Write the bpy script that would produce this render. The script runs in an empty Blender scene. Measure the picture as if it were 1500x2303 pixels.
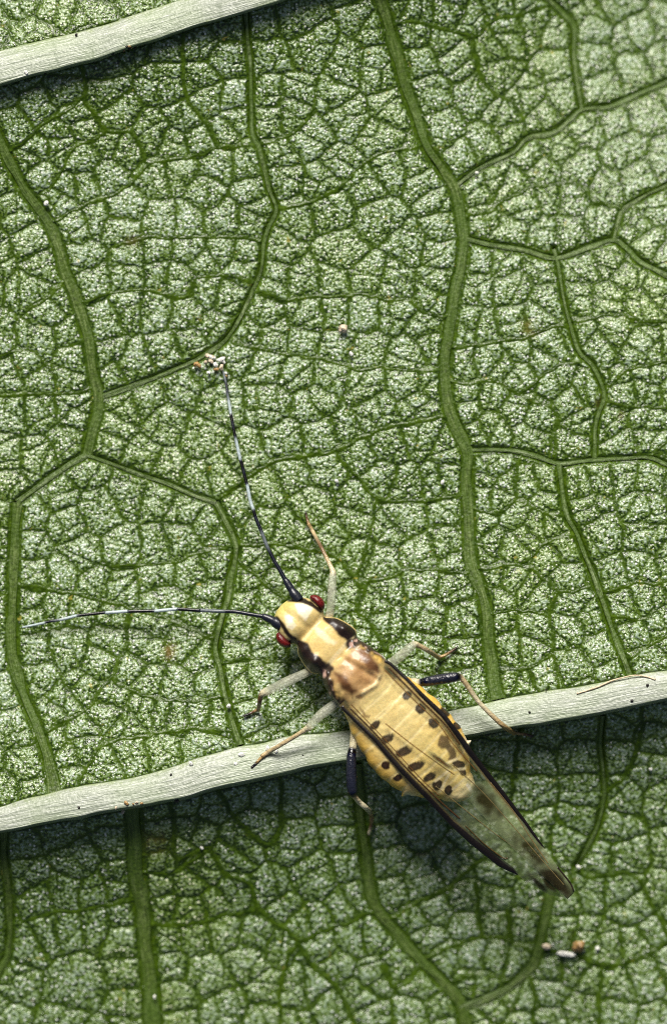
import bpy, math, random
import numpy as np
from mathutils import Vector

# ------------------------------------------------------------------ camera, sky, sun, exposure
# 1 Blender unit = 1 mm (a 5 mm insect on a leaf).  K photo pixels of the 1500 x 2303 picture = 1 mm at leaf level.
K = 180.0
W, H = 1500.0, 2303.0
CX, CY = W / 2, H / 2
DIST = 60.0                                   # camera height above the leaf, mm
sc = bpy.context.scene
sc.unit_settings.system = 'METRIC'
sc.unit_settings.scale_length = 0.001
cam_d = bpy.data.cameras.new('camera')
cam = bpy.data.objects.new('camera', cam_d)
sc.collection.objects.link(cam)
sc.camera = cam
cam.location = (0, 0, DIST)
cam_d.sensor_fit = 'VERTICAL'
cam_d.sensor_height = 100.0
cam_d.lens = 100.0 * DIST / (H / K)
cam_d.clip_start = 1.0
cam_d.clip_end = 400.0
cam_d.dof.use_dof = True
cam_d.dof.focus_distance = DIST - 0.12
cam_d.dof.aperture_fstop = 0.21

SUN_EL, SUN_AZ = 42.0, -8.0                  # degrees; azimuth from +Y (top of the picture) towards +X
world = bpy.data.worlds.new('World')
sc.world = world
world.use_nodes = True
wn = world.node_tree
bg = wn.nodes['Background']
sky = wn.nodes.new('ShaderNodeTexSky')
sky.sky_type = 'NISHITA'
sky.sun_disc = False
sky.air_density = 0.7
sky.dust_density = 4.0
sky.ozone_density = 0.2
sky.sun_elevation = math.radians(SUN_EL)
sky.sun_rotation = math.radians(SUN_AZ)
wn.links.new(sky.outputs[0], bg.inputs[0])
bg.inputs[1].default_value = 0.05
sun_d = bpy.data.lights.new('sun', 'SUN')
sun_d.energy = 4.8
sun_d.angle = math.radians(24)
sun_d.color = (1.0, 0.955, 0.88)
sun = bpy.data.objects.new('sun', sun_d)
sc.collection.objects.link(sun)
se, sa = math.radians(SUN_EL), math.radians(SUN_AZ)
sdir = Vector((math.sin(sa) * math.cos(se), math.cos(sa) * math.cos(se), math.sin(se)))
sun.rotation_euler = sdir.to_track_quat('Z', 'Y').to_euler()
sun.location = sdir * 40
sc.view_settings.view_transform = 'Standard'
sc.view_settings.look = 'None'
sc.view_settings.exposure = 0.25
sc.view_settings.gamma = 1.0
sc.view_settings.use_curve_mapping = False
sc.cycles.max_bounces = 8
sc.cycles.transparent_max_bounces = 12
sc.cycles.use_denoising = False
sc.cycles.filter_width = 1.0

random.seed(7)
rng = np.random.default_rng(11)
COL = sc.collection

# ------------------------------------------------------------------ helpers
def world_xyz(px, py, z):
    """photo pixel + height z (in px units) -> mm; the pixel gives the direction, z the distance"""
    px = np.asarray(px, float); py = np.asarray(py, float); z = np.asarray(z, float)
    f = 1.0 - (z / K) / DIST
    return np.stack([(px - CX) / K * f, (CY - py) / K * f, z / K + 0 * px], -1)

def _hash(ix, iy, seed):
    n = (ix.astype(np.int64) * 374761393 + iy.astype(np.int64) * 668265263 + seed * 1442695041) & 0xFFFFFFFF
    n = ((n ^ (n >> 13)) * 1274126177) & 0xFFFFFFFF
    n = n ^ (n >> 16)
    return (n & 0xFFFFFF) / float(0xFFFFFF)

def vnoise(x, y, wl, seed):
    """value noise in -1..1 with wavelength wl"""
    x = x / wl; y = y / wl
    ix = np.floor(x); iy = np.floor(y)
    fx = x - ix; fy = y - iy
    fx = fx * fx * fx * (fx * (fx * 6 - 15) + 10); fy = fy * fy * fy * (fy * (fy * 6 - 15) + 10)
    ix = ix.astype(np.int64); iy = iy.astype(np.int64)
    a = _hash(ix, iy, seed); b = _hash(ix + 1, iy, seed); c = _hash(ix, iy + 1, seed); d = _hash(ix + 1, iy + 1, seed)
    return 2 * ((a * (1 - fx) + b * fx) * (1 - fy) + (c * (1 - fx) + d * fx) * fy) - 1

def sstep(a, b, x):
    t = np.clip((x - a) / (b - a), 0, 1)
    return t * t * (3 - 2 * t)

def smooth_path(pts, step):
    """Catmull-Rom through pts (any dimension), resampled every `step`"""
    P = np.asarray(pts, float)
    P = np.vstack([2 * P[0] - P[1], P, 2 * P[-1] - P[-2]])
    out = []
    for i in range(1, len(P) - 2):
        n = max(2, int(np.linalg.norm((P[i + 1] - P[i])[:2]) / step) + 1)
        t = np.linspace(0, 1, n, endpoint=False)[:, None]
        a, b, c, d = P[i - 1], P[i], P[i + 1], P[i + 2]
        out.append(0.5 * ((2 * b) + (c - a) * t + (2 * a - 5 * b + 4 * c - d) * t ** 2 + (3 * b - a - 3 * c + d) * t ** 3))
    out.append(P[-2][None])
    return np.vstack(out)

def seg_dist(px, py, a, b):
    ab = b - a
    L = max(ab @ ab, 1e-9)
    t = np.clip(((px - a[0]) * ab[0] + (py - a[1]) * ab[1]) / L, 0, 1)
    return np.hypot(px - a[0] - t * ab[0], py - a[1] - t * ab[1])

def path_dist(px, py, pts):
    pts = np.asarray(pts, float)
    d = np.full(np.shape(px), 1e9)
    for i in range(len(pts) - 1):
        d = np.minimum(d, seg_dist(px, py, pts[i], pts[i + 1]))
    return d

def poly_sdf(px, py, pts):
    pts = np.asarray(pts, float)
    d = path_dist(px, py, np.vstack([pts, pts[:1]]))
    ins = np.zeros(np.shape(px), bool)
    n = len(pts)
    for i in range(n):
        (x0, y0), (x1, y1) = pts[i], pts[(i + 1) % n]
        c = ((y0 > py) != (y1 > py)) & (px < (x1 - x0) * (py - y0) / ((y1 - y0) + 1e-12) + x0)
        ins ^= c
    return np.where(ins, -d, d)

def grid_faces(n, m, wrap=False):
    i = np.arange(n - 1)[:, None]
    j = np.arange(m if wrap else m - 1)[None]
    a = i * m + j; b = i * m + (j + 1) % m
    return np.stack([a, b, b + m, a + m], -1).reshape(-1, 4)

def mesh_obj(name, V, F, mat, parent=None, cols=None, attrs=None, uv=None, smooth=True, extra=None):
    """one mesh object from numpy vertices and quads (extra: list of n-gons)"""
    me = bpy.data.meshes.new(name)
    V = np.asarray(V, np.float32).reshape(-1, 3)
    F = np.asarray(F, np.int32).reshape(-1, 4)
    ex = extra or []
    nl = F.size + sum(len(e) for e in ex)
    me.vertices.add(len(V)); me.vertices.foreach_set('co', V.ravel())
    me.loops.add(nl)
    lv = np.concatenate([F.ravel()] + [np.asarray(e, np.int32) for e in ex]).astype(np.int32)
    me.loops.foreach_set('vertex_index', lv)
    tot = np.concatenate([np.full(len(F), 4), [len(e) for e in ex]]).astype(np.int32)
    st = np.concatenate([[0], np.cumsum(tot)[:-1]]).astype(np.int32)
    me.polygons.add(len(tot))
    me.polygons.foreach_set('loop_start', st)
    me.polygons.foreach_set('loop_total', tot)
    me.polygons.foreach_set('use_smooth', np.full(len(tot), smooth))
    me.update(calc_edges=True)
    me.validate()
    if cols is not None:
        ca = me.color_attributes.new('paint', 'FLOAT_COLOR', 'POINT')
        c4 = np.ones((len(V), 4), np.float32); c4[:, :cols.shape[-1]] = cols.reshape(len(V), -1)
        ca.data.foreach_set('color', c4.ravel())
    for k, v in (attrs or {}).items():
        at = me.attributes.new(k, 'FLOAT', 'POINT')
        at.data.foreach_set('value', np.asarray(v, np.float32).ravel())
    if uv is not None:
        ul = me.uv_layers.new(name='flow')
        ul.data.foreach_set('uv', np.asarray(uv, np.float32).reshape(-1, 2)[lv].ravel())
    me.materials.append(mat)
    o = bpy.data.objects.new(name, me)
    COL.objects.link(o)
    if parent: o.parent = parent
    return o

def tag(o, label, cat, group=None, kind=None):
    o['label'] = label; o['category'] = cat
    if group: o['group'] = group
    if kind: o['kind'] = kind
    return o

def empty(name, label, cat, loc=(0, 0, 0)):
    o = bpy.data.objects.new(name, None)
    o.empty_display_size = 0.2
    COL.objects.link(o); o.location = loc
    return tag(o, label, cat)

# ------------------------------------------------------------------ materials
class NT:
    def __init__(self, name):
        self.m = bpy.data.materials.new(name); self.m.use_nodes = True
        self.t = self.m.node_tree; self.b = self.t.nodes['Principled BSDF']
        self.out = self.t.nodes['Material Output']
    def n(self, typ, **kw):
        x = self.t.nodes.new(typ)
        for k, v in kw.items(): setattr(x, k, v)
        return x
    def l(self, a, b): self.t.links.new(a, b)
    def attr(self, name): return self.n('ShaderNodeAttribute', attribute_name=name)
    def noise(self, scale, detail=2, rough=.5, vec=None, dist=0):
        x = self.n('ShaderNodeTexNoise'); x.inputs['Scale'].default_value = scale
        x.inputs['Detail'].default_value = detail; x.inputs['Roughness'].default_value = rough
        x.inputs['Distortion'].default_value = dist
        if vec is not None: self.l(vec, x.inputs['Vector'])
        return x
    def ramp(self, fac, stops):
        r = self.n('ShaderNodeValToRGB'); e = r.color_ramp.elements
        while len(e) < len(stops): e.new(.5)
        for q, (p, c) in zip(e, stops):
            q.position = p; q.color = (*c, 1) if len(c) == 3 else c
        self.l(fac, r.inputs[0]); return r
    def mix(self, fac, a, b, mode='MIX'):
        x = self.n('ShaderNodeMix', data_type='RGBA', blend_type=mode)
        for v, s in ((fac, x.inputs[0]), (a, x.inputs[6]), (b, x.inputs[7])):
            if hasattr(v, 'is_linked') or hasattr(v, 'links'): self.l(v, s)
            elif isinstance(v, (int, float)): s.default_value = v
            else: s.default_value = (*v, 1)
        return x.outputs[2]
    def math(self, op, a, b=None, clamp=False):
        x = self.n('ShaderNodeMath', operation=op, use_clamp=clamp)
        for v, s in ((a, x.inputs[0]), (b, x.inputs[1])):
            if v is None: continue
            if hasattr(v, 'links'): self.l(v, s)
            else: s.default_value = v
        return x.outputs[0]
    def bump(self, h, strength, dist, normal=None):
        x = self.n('ShaderNodeBump'); x.inputs['Strength'].default_value = strength
        x.inputs['Distance'].default_value = dist; self.l(h, x.inputs['Height'])
        if normal is not None: self.l(normal, x.inputs['Normal'])
        return x.outputs['Normal']
    def coord(self, which='Object'): return self.n('ShaderNodeTexCoord').outputs[which]

def lamina_material():
    m = NT('leaf_underside'); co = m.coord()
    vein = m.attr('vein').outputs['Fac']; tone = m.attr('tone').outputs['Fac']
    fine = m.noise(26, .6, .45, co, .15)
    fine2 = m.noise(50, .5, .5, co)
    mid = m.noise(5.5, 2, .55, co)
    big = m.noise(.55, 2, .5, co)
    f = m.math('ADD', m.math('MULTIPLY', fine.outputs[0], .72), m.math('MULTIPLY', fine2.outputs[0], .28))
    f = m.math('ADD', f, m.math('MULTIPLY', m.math('SUBTRACT', mid.outputs[0], .5), .13))
    f = m.math('ADD', f, m.math('MULTIPLY', tone, .042))
    f = m.math('ADD', f, m.math('MULTIPLY', m.math('SUBTRACT', m.attr('core').outputs['Fac'], .62), .14))
    cells = m.ramp(f, [(.39, (.016, .038, .001)), (.455, (.058, .112, .003)), (.51, (.112, .182, .024)), (.575, (.180, .262, .118)), (.68, (.32, .41, .30))])
    veincol = m.ramp(m.noise(9, 2, .5, co).outputs[0], [(.3, (.018, .042, .001)), (.7, (.058, .108, .004))])
    # epidermal papillae: raised dots whose white glints are painted in, between dark pores
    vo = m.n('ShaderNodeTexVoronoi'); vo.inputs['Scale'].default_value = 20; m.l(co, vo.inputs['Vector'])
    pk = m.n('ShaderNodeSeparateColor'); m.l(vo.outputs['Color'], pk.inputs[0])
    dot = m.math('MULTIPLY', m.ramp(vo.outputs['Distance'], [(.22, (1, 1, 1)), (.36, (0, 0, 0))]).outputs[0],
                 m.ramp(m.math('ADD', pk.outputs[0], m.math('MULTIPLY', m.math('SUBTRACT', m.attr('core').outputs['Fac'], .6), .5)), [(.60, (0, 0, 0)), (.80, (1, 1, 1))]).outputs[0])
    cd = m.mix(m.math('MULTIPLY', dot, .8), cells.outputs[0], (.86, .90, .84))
    vm = m.ramp(vein, [(.25, (0, 0, 0)), (.80, (.92, .92, .92))])
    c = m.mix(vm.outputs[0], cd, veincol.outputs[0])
    # yellower patches where the blade is thinner, a few brown flecks
    ym = m.ramp(big.outputs[0], [(.50, (0, 0, 0)), (.72, (.55, .55, .55))])
    c = m.mix(ym.outputs[0], c, (1.0, 1.0, .45), 'MULTIPLY')
    fl = m.ramp(m.noise(8, 3, .6, co).outputs[0], [(.69, (0, 0, 0)), (.74, (.7, .7, .7))])
    c = m.mix(fl.outputs[0], c, (.34, .30, .05))
    c = m.mix(m.attr('stain').outputs['Fac'], c, (.20, .13, .04))
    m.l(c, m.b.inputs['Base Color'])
    ro = m.n('ShaderNodeMapRange'); ro.inputs['To Min'].default_value = .22; ro.inputs['To Max'].default_value = .40
    m.l(fine2.outputs[0], ro.inputs['Value']); m.l(ro.outputs[0], m.b.inputs['Roughness'])
    m.l(m.math('SUBTRACT', .75, m.math('MULTIPLY', vein, .5)), m.b.inputs['Specular IOR Level'])
    hgt = m.math('MULTIPLY', m.math('ADD', f, m.math('MULTIPLY', dot, .25)), m.math('SUBTRACT', 1.0, m.math('MULTIPLY', vein, .6)))
    m.l(m.bump(hgt, .75, .045), m.b.inputs['Normal'])
    return m.m

def vein_material(name, dark, mid, pale, streak, blot, rough, edge=0):
    m = NT(name)
    uv = m.n('ShaderNodeUVMap', uv_map='flow').outputs[0]
    mp = m.n('ShaderNodeMapping'); mp.inputs['Scale'].default_value = (1.2, streak, 1); m.l(uv, mp.inputs[0])
    mp2 = m.n('ShaderNodeMapping'); mp2.inputs['Scale'].default_value = (3.2, streak * 2.2, 1); m.l(uv, mp2.inputs[0])
    a = m.noise(1.0, 3, .6, mp.outputs[0], .15); b = m.noise(1.0, 2, .5, mp2.outputs[0])
    f = m.math('ADD', m.math('MULTIPLY', a.outputs[0], .6), m.math('MULTIPLY', b.outputs[0], .4))
    c = m.ramp(f, [(.34, dark), (.5, mid), (.66, pale)]).outputs[0]
    sp = m.noise(20, 1, .5, m.coord())
    spm = m.ramp(sp.outputs[0], [(.30, (1, 1, 1)), (.38, (0, 0, 0))] if edge == 1 else [(.38, (1, 1, 1)), (.48, (0, 0, 0))])
    c = m.mix(m.math('MULTIPLY', spm.outputs[0], blot), c, tuple(q * .35 for q in mid))
    low = m.noise(1.1, 2, .5, m.coord())
    lm = m.ramp(low.outputs[0], [(.42, (0, 0, 0)), (.68, (.5, .5, .5))])
    c = m.mix(lm.outputs[0], c, tuple(q * w for q, w in zip(mid, (.78, .95, .55))))
    if edge:   # the blade's own green creeps over the vein's rim
        sx = m.n('ShaderNodeSeparateXYZ'); m.l(uv, sx.inputs[0])
        en = m.noise(12, 2, .6, m.coord())
        ef = m.math('ADD', m.math('ABSOLUTE', sx.outputs[1]), m.math('MULTIPLY', m.math('SUBTRACT', en.outputs[0], .5), .5))
        em = m.ramp(ef, [(.26, (0, 0, 0)), (.46, (.9, .9, .9))] if edge == 2 else [(.38, (0, 0, 0)), (.54, (.7, .7, .7))] if edge == 1 else [(.12, (0, 0, 0)), (.40, (.85, .85, .85))])
        c = m.mix(em.outputs[0], c, (.20, .26, .10) if edge == 1 else (.044, .088, .003))
    m.l(c, m.b.inputs['Base Color'])
    m.b.inputs['Roughness'].default_value = rough
    g = m.noise(24, 1, .5, m.coord())
    m.l(m.bump(m.math('ADD', f, m.math('MULTIPLY', g.outputs[0], .35)), .4 if edge == 1 else .7, .05), m.b.inputs['Normal'])
    return m.m

def skin_material(name, rough=.36, sss=.14, bump=.12, scale=30, spec=.5, grain=.07):
    m = NT(name)
    c = m.attr('paint').outputs['Color']
    nz = m.noise(scale, 2, .55, m.coord())
    g = m.ramp(nz.outputs[0], [(.3, (1 - grain * 2,) * 3), (.7, (1 + grain,) * 3)])
    c2 = m.mix(1.0, c, g.outputs[0], 'MULTIPLY')
    m.l(c2, m.b.inputs['Base Color'])
    m.b.inputs['Roughness'].default_value = rough
    m.b.inputs['Specular IOR Level'].default_value = spec
    m.b.inputs['Subsurface Weight'].default_value = sss
    m.b.inputs['Subsurface Radius'].default_value = (1, .65, .3)
    m.b.inputs['Subsurface Scale'].default_value = .12
    m.l(m.bump(nz.outputs[0], bump, .03), m.b.inputs['Normal'])
    return m.m

def limb_material():
    """pale legs let some of the leaf through; the alpha of the paint says how much"""
    m = NT('leg_cuticle')
    at = m.attr('paint')
    nz = m.noise(26, 2, .6, m.coord())
    g = m.ramp(nz.outputs[0], [(.3, (.72,) * 3), (.7, (1.15,) * 3)])
    m.l(m.mix(1.0, at.outputs['Color'], g.outputs[0], 'MULTIPLY'), m.b.inputs['Base Color'])
    m.l(at.outputs['Alpha'], m.b.inputs['Alpha'])
    m.b.inputs['Roughness'].default_value = .26
    m.l(m.bump(nz.outputs[0], .5, .03), m.b.inputs['Normal'])
    return m.m

def membrane_material():
    m = NT('wing_membrane')
    at = m.attr('paint')
    nz = m.noise(7, 3, .6, m.coord())
    a = m.math('ADD', at.outputs['Alpha'], m.math('MULTIPLY', m.math('SUBTRACT', nz.outputs[0], .5), .06), clamp=True)
    m.l(at.outputs['Color'], m.b.inputs['Base Color'])
    m.l(a, m.b.inputs['Alpha'])
    m.b.inputs['Roughness'].default_value = .30
    m.b.inputs['Specular IOR Level'].default_value = .35
    m.l(m.bump(nz.outputs[0], .25, .05), m.b.inputs['Normal'])
    return m.m

def eye_material():
    m = NT('eye_facets')
    v = m.n('ShaderNodeTexVoronoi'); v.inputs['Scale'].default_value = 62; m.l(m.coord(), v.inputs['Vector'])
    d = m.ramp(v.outputs['Distance'], [(.25, (1, 1, 1)), (.8, (.45, .4, .4))])
    m.l(m.mix(1.0, m.attr('paint').outputs['Color'], d.outputs[0], 'MULTIPLY'), m.b.inputs['Base Color'])
    m.b.inputs['Roughness'].default_value = .35
    h = m.math('SUBTRACT', 1.0, v.outputs['Distance'])
    m.l(m.bump(h, .4, .01), m.b.inputs['Normal'])
    return m.m

def plain_material(name, c, var=.25, rough=.5, scale=18, bump=.5):
    m = NT(name)
    nz = m.noise(scale, 2, .6, m.coord())
    r = m.ramp(nz.outputs[0], [(.3, tuple(q * (1 - var) for q in c)), (.7, tuple(min(1, q * (1 + var)) for q in c))])
    m.l(r.outputs[0], m.b.inputs['Base Color'])
    m.b.inputs['Roughness'].default_value = rough
    m.l(m.bump(nz.outputs[0], bump, .03), m.b.inputs['Normal'])
    return m.m

M_LAM = lamina_material()
M_SEC = vein_material('side_vein_skin', (.205, .242, .170), (.265, .298, .232), (.43, .455, .41), 16, .2, .34, 1)
M_TER = vein_material('cross_vein_skin', (.034, .066, .002), (.068, .118, .010), (.19, .25, .085), 6, .5, .5, 2)
M_FINE = vein_material('fine_cross_vein_skin', (.044, .082, .006), (.098, .155, .030), (.34, .41, .23), 4.5, .7, .4, 3)
M_BODY = skin_material('insect_cuticle')
M_HORN = skin_material('dark_horn', .34, 0, .12, 30, .5, .15)
M_LIMB = limb_material()
M_WING = membrane_material()
M_EYE = eye_material()

# ------------------------------------------------------------------ the leaf: traced veins (photo pixels)
SEC = [  # (centre x, centre y, width) along the two pale side veins
    [(-900, 2060, 52), (-400, 1935, 54), (-120, 1872, 55), (0, 1845, 56), (90, 1824, 62), (175, 1805, 68), (300, 1785, 64), (400, 1763, 72),
     (480, 1738, 78), (550, 1722, 80), (675, 1694, 75), (760, 1682, 66), (900, 1655, 63), (1030, 1629, 60), (1150, 1604, 68),
     (1300, 1580, 68), (1400, 1560, 66), (1500, 1541, 63), (1650, 1515, 62), (2000, 1450, 60), (2500, 1340, 56)],
    [(-900, 420, 74), (-400, 265, 72), (-120, 190, 72), (0, 155, 70), (100, 128, 70), (200, 104, 69), (300, 72, 66), (425, 32, 65), (525, 3, 62),
     (640, -32, 60), (900, -120, 58), (1400, -290, 55), (2400, -640, 50)],
]
TER = [  # (width, points): the stronger cross veins, each its own ridge
    (28, [(855, 0), (872, 50), (890, 115), (910, 190), (935, 260), (960, 330), (1000, 390), (1022, 425), (1035, 475), (1042, 540), (1038, 600), (1024, 655), (1011, 750), (1002, 815), (1004, 880), (1012, 930), (1037, 985), (1052, 1025), (1050, 1075), (1052, 1140), (1054, 1200), (1060, 1265), (1077, 1315), (1090, 1365), (1097, 1440), (1107, 1510), (1120, 1572)]),
    (26, [(-4, 305), (25, 370), (55, 425), (85, 465), (115, 510), (135, 565), (145, 605), (165, 655), (185, 715), (200, 775), (212, 850), (222, 885), (220, 925), (206, 975), (195, 1022)]),
    (17, [(195, 1022), (150, 1050), (100, 1085), (40, 1130)]),
    (14, [(195, 1022), (250, 1042), (310, 1065), (370, 1085), (425, 1110), (485, 1130)]),
    (27, [(40, 1130), (34, 1200), (31, 1300), (29, 1400), (31, 1475), (43, 1530), (65, 1590), (90, 1650), (110, 1720), (124, 1785)]),
    (17, [(485, 1130), (507, 1171), (530, 1219), (530, 1252), (518, 1303), (513, 1343), (490, 1430), (487, 1470), (496, 1505), (506, 1555), (520, 1610), (540, 1675)]),
    (14, [(553, 20), (557, 90), (564, 165), (565, 240), (568, 300), (582, 330), (592, 370), (605, 425), (622, 470), (605, 510), (593, 550), (588, 605), (570, 650), (550, 695), (525, 740), (500, 772), (465, 795), (430, 815), (370, 840), (310, 865), (232, 892)]),
    (14, [(1055, 1012), (1100, 1012), (1150, 1015), (1200, 1025), (1258, 1044), (1325, 1035), (1400, 1032), (1460, 1030), (1505, 1047)]),
    (18, [(1258, 1044), (1263, 1100), (1275, 1160), (1297, 1200), (1315, 1250), (1335, 1300), (1355, 1355), (1375, 1415), (1395, 1465), (1417, 1522)]),
    (13, [(1245, 560), (1255, 600), (1265, 665), (1280, 725), (1300, 790), (1330, 820), (1350, 860), (1357, 895), (1340, 950), (1336, 1030)]),
    (17, [(1045, 535), (1100, 550), (1175, 562), (1250, 580), (1325, 555), (1378, 540), (1405, 557), (1435, 585), (1470, 605), (1504, 624)]),
    (15, [(1030, 415), (1075, 380), (1150, 345), (1185, 312), (1240, 300), (1280, 270), (1310, 247), (1375, 238), (1440, 210), (1505, 182)]),
    (15, [(1308, 247), (1300, 200), (1290, 125), (1290, 65), (1275, 40), (1228, -4)]),
    (12, [(1380, 537), (1390, 500), (1402, 470), (1450, 440), (1505, 414)]),
    (40, [(298, 1795), (304, 1875), (308, 1950), (315, 2015), (326, 2075), (333, 2150), (340, 2225), (346, 2306)]),
    (19, [(10, 1860), (10, 1925), (20, 2000), (23, 2075), (18, 2150), (-4, 2190)]),
    (27, [(800, 1720), (808, 1780), (811, 1830), (818, 1890), (827, 1965), (842, 2035), (875, 2080), (915, 2125), (955, 2170), (1000, 2215), (1030, 2250), (1046, 2306)]),
    (21, [(1245, 1960), (1235, 2020), (1221, 2080), (1210, 2140), (1193, 2180), (1150, 2215), (1100, 2245), (1035, 2268)]),
    (14, [(1354, 1610), (1350, 1675), (1355, 1725), (1358, 1790), (1341, 1865), (1315, 1915), (1295, 1948)]),
]
THIN = [  # veinlets kept in the blade's own relief
    (13, [(750, 1252), (790, 1285), (820, 1325), (812, 1375), (835, 1400), (870, 1460)]),
    (12, [(475, 1910), (510, 1965), (563, 1982), (580, 2035), (620, 2080), (672, 2112)]),
    (9, [(520, 770), (590, 785), (650, 800), (700, 807), (750, 812), (800, 827), (875, 832), (950, 835), (1000, 832)]),
    (11, [(490, 1125), (550, 1080), (615, 1035), (685, 1025), (750, 1016), (825, 980), (900, 955), (960, 945), (1005, 945)]),
    (8, [(1400, 470), (1325, 445), (1280, 410), (1200, 420), (1100, 470), (1045, 490)]),
    (10, [(625, 475), (675, 460), (750, 438), (815, 375), (865, 345), (940, 328)]),
    (9, [(120, 500), (180, 470), (240, 445), (290, 420), (325, 375), (360, 360), (425, 355), (490, 332), (575, 330)]),
    (8, [(585, 328), (675, 285), (705, 250), (710, 210)]), (8, [(255, 560), (320, 530), (370, 537), (440, 532), (500, 530), (592, 541)]),
    (8, [(20, 340), (50, 315), (105, 270), (145, 250), (188, 215)]), (11, [(185, 120), (190, 210), (215, 250), (235, 287), (300, 300), (330, 355)]),
    (10, [(410, 50), (412, 160), (425, 220), (460, 265), (485, 325)]), (9, [(235, 287), (200, 320), (165, 335), (145, 365), (105, 435)]),
    (9, [(-4, 895), (50, 885), (135, 887), (212, 872)]), (8, [(60, 700), (105, 670), (155, 630)]), (7, [(-4, 810), (40, 792), (90, 800), (130, 850)]),
    (8, [(180, 678), (270, 660), (345, 657), (415, 665), (440, 630), (500, 622), (575, 640)]),
    (9, [(575, 655), (615, 670), (645, 677), (710, 670), (750, 670), (815, 662), (865, 672), (915, 675), (945, 702), (1015, 717)]),
    (9, [(1012, 785), (1100, 775), (1175, 757), (1230, 747), (1285, 735)]),
    (9, [(1005, 857), (1110, 857), (1160, 877), (1200, 860), (1250, 825), (1310, 805)]), (8, [(1160, 877), (1210, 905), (1250, 930), (1250, 1040)]),
    (9, [(1352, 880), (1400, 840), (1450, 820), (1505, 803)]), (8, [(1275, 722), (1380, 707), (1420, 720), (1505, 720)]),
    (8, [(1358, 900), (1415, 915), (1505, 915)]), (8, [(1460, 1030), (1505, 985)]),
    (9, [(755, 1020), (800, 1065), (850, 1115), (920, 1127), (980, 1120), (1050, 1108)]),
    (8, [(1052, 1145), (1120, 1155), (1160, 1130), (1200, 1150), (1275, 1165)]), (8, [(1160, 1130), (1162, 1080), (1175, 1020)]),
    (9, [(820, 1307), (870, 1300), (915, 1282), (975, 1285), (1062, 1288)]), (7, [(805, 1290), (825, 1220), (850, 1115)]),
    (10, [(530, 1222), (633, 1227), (710, 1240), (758, 1255)]), (9, [(30, 1310), (127, 1328), (182, 1338), (223, 1353), (284, 1366), (355, 1381), (420, 1414), (488, 1436)]),
    (8, [(233, 1267), (289, 1275), (334, 1270), (405, 1262), (430, 1250), (530, 1229)]), (8, [(530, 1255), (583, 1303), (643, 1343)]),
    (9, [(90, 1655), (165, 1610), (215, 1570), (255, 1520), (260, 1490), (290, 1445), (295, 1370)]),
    (9, [(255, 1520), (285, 1550), (345, 1572), (415, 1577), (508, 1572)]), (8, [(495, 1492), (575, 1485), (650, 1492)]),
    (9, [(165, 1790), (230, 1680), (335, 1660), (345, 1645), (425, 1640), (528, 1645)]),
    (9, [(1062, 1282), (1165, 1265), (1220, 1300), (1255, 1332), (1330, 1312)]), (8, [(1255, 1335), (1235, 1375), (1240, 1425), (1250, 1560)]),
    (8, [(1090, 1375), (1180, 1375), (1232, 1385)]), (8, [(1345, 1332), (1425, 1317), (1505, 1302)]), (8, [(1372, 1390), (1450, 1390), (1475, 1370)]),
    (8, [(1415, 1485), (1470, 1445), (1505, 1420)]), (8, [(1107, 1515), (1185, 1500), (1245, 1470)]), (7, [(1185, 1500), (1210, 1560)]),
    (8, [(1165, 1265), (1240, 1220), (1300, 1205)]), (10, [(1450, 1560), (1440, 1665), (1420, 1725), (1358, 1790)]), (11, [(1180, 1610), (1162, 1725), (1150, 1780)]),
    (11, [(388, 1775), (390, 1855), (395, 1935), (475, 1910)]), (10, [(670, 2114), (640, 2175), (625, 2306)]), (10, [(672, 2120), (700, 2170), (755, 2220), (800, 2306)]),
    (9, [(672, 2112), (750, 2087), (842, 2050)]), (11, [(490, 1770), (540, 1850), (595, 1900), (625, 1875), (630, 1740)]),
    (9, [(955, 2165), (1020, 2130), (1070, 2110), (1140, 2120), (1210, 2145)]), (8, [(1000, 2215), (1060, 2190), (1120, 2195), (1150, 2215)]),
    (10, [(1210, 2135), (1300, 2150), (1360, 2165), (1445, 2160), (1505, 2110)]), (10, [(1075, 1990), (1075, 2110)]), (10, [(1145, 2045), (1142, 2120)]),
    (10, [(1295, 1955), (1340, 1975), (1415, 1965), (1470, 2035), (1505, 2105)]), (9, [(870, 2070), (960, 2020), (1030, 1985), (1100, 1920)]),
    (10, [(950, 2172), (895, 2220), (855, 2175)]), (9, [(1360, 2165), (1350, 2250), (1345, 2306)]), (9, [(1195, 2185), (1200, 2306)]),
    (8, [(315, 2015), (240, 2040), (170, 2045), (20, 2080)]), (8, [(330, 2075), (440, 2075), (580, 2040)]), (8, [(307, 1955), (390, 1960), (480, 1915)]),
    (9, [(855, 85), (900, 50), (1000, 60), (1060, 85), (1110, 50), (1190, 30), (1240, 10)]), (9, [(1060, 85), (1065, 140), (1110, 210), (1150, 235), (1190, 300)]),
]

def extend(pts):
    """carry a traced vein on past the edge of the picture"""
    p = [tuple(q) for q in pts]
    def off(q): return q[0] < 6 or q[0] > W - 6 or q[1] < 6 or q[1] > H - 6
    for end in (0, -1):
        if off(p[end]):
            a = np.array(p[end], float); b = np.array(p[1 if end == 0 else -2], float)
            d = (a - b) / np.linalg.norm(a - b)
            for k in (120, 260, 420):
                q = tuple(a + d * k + np.array([d[1], -d[0]]) * 12 * math.sin(k * .02))
                p = [q] + p if end == 0 else p + [q]
    return p
TER = [(w, extend(p)) for w, p in TER]
THIN = [(w, extend(p)) for w, p in THIN]

def sec_y(k, x):
    a = np.array(SEC[k]); return np.interp(x, a[:, 0], a[:, 1])
def sec_w(k, x):
    a = np.array(SEC[k]); return np.interp(x, a[:, 0], a[:, 2])

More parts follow.
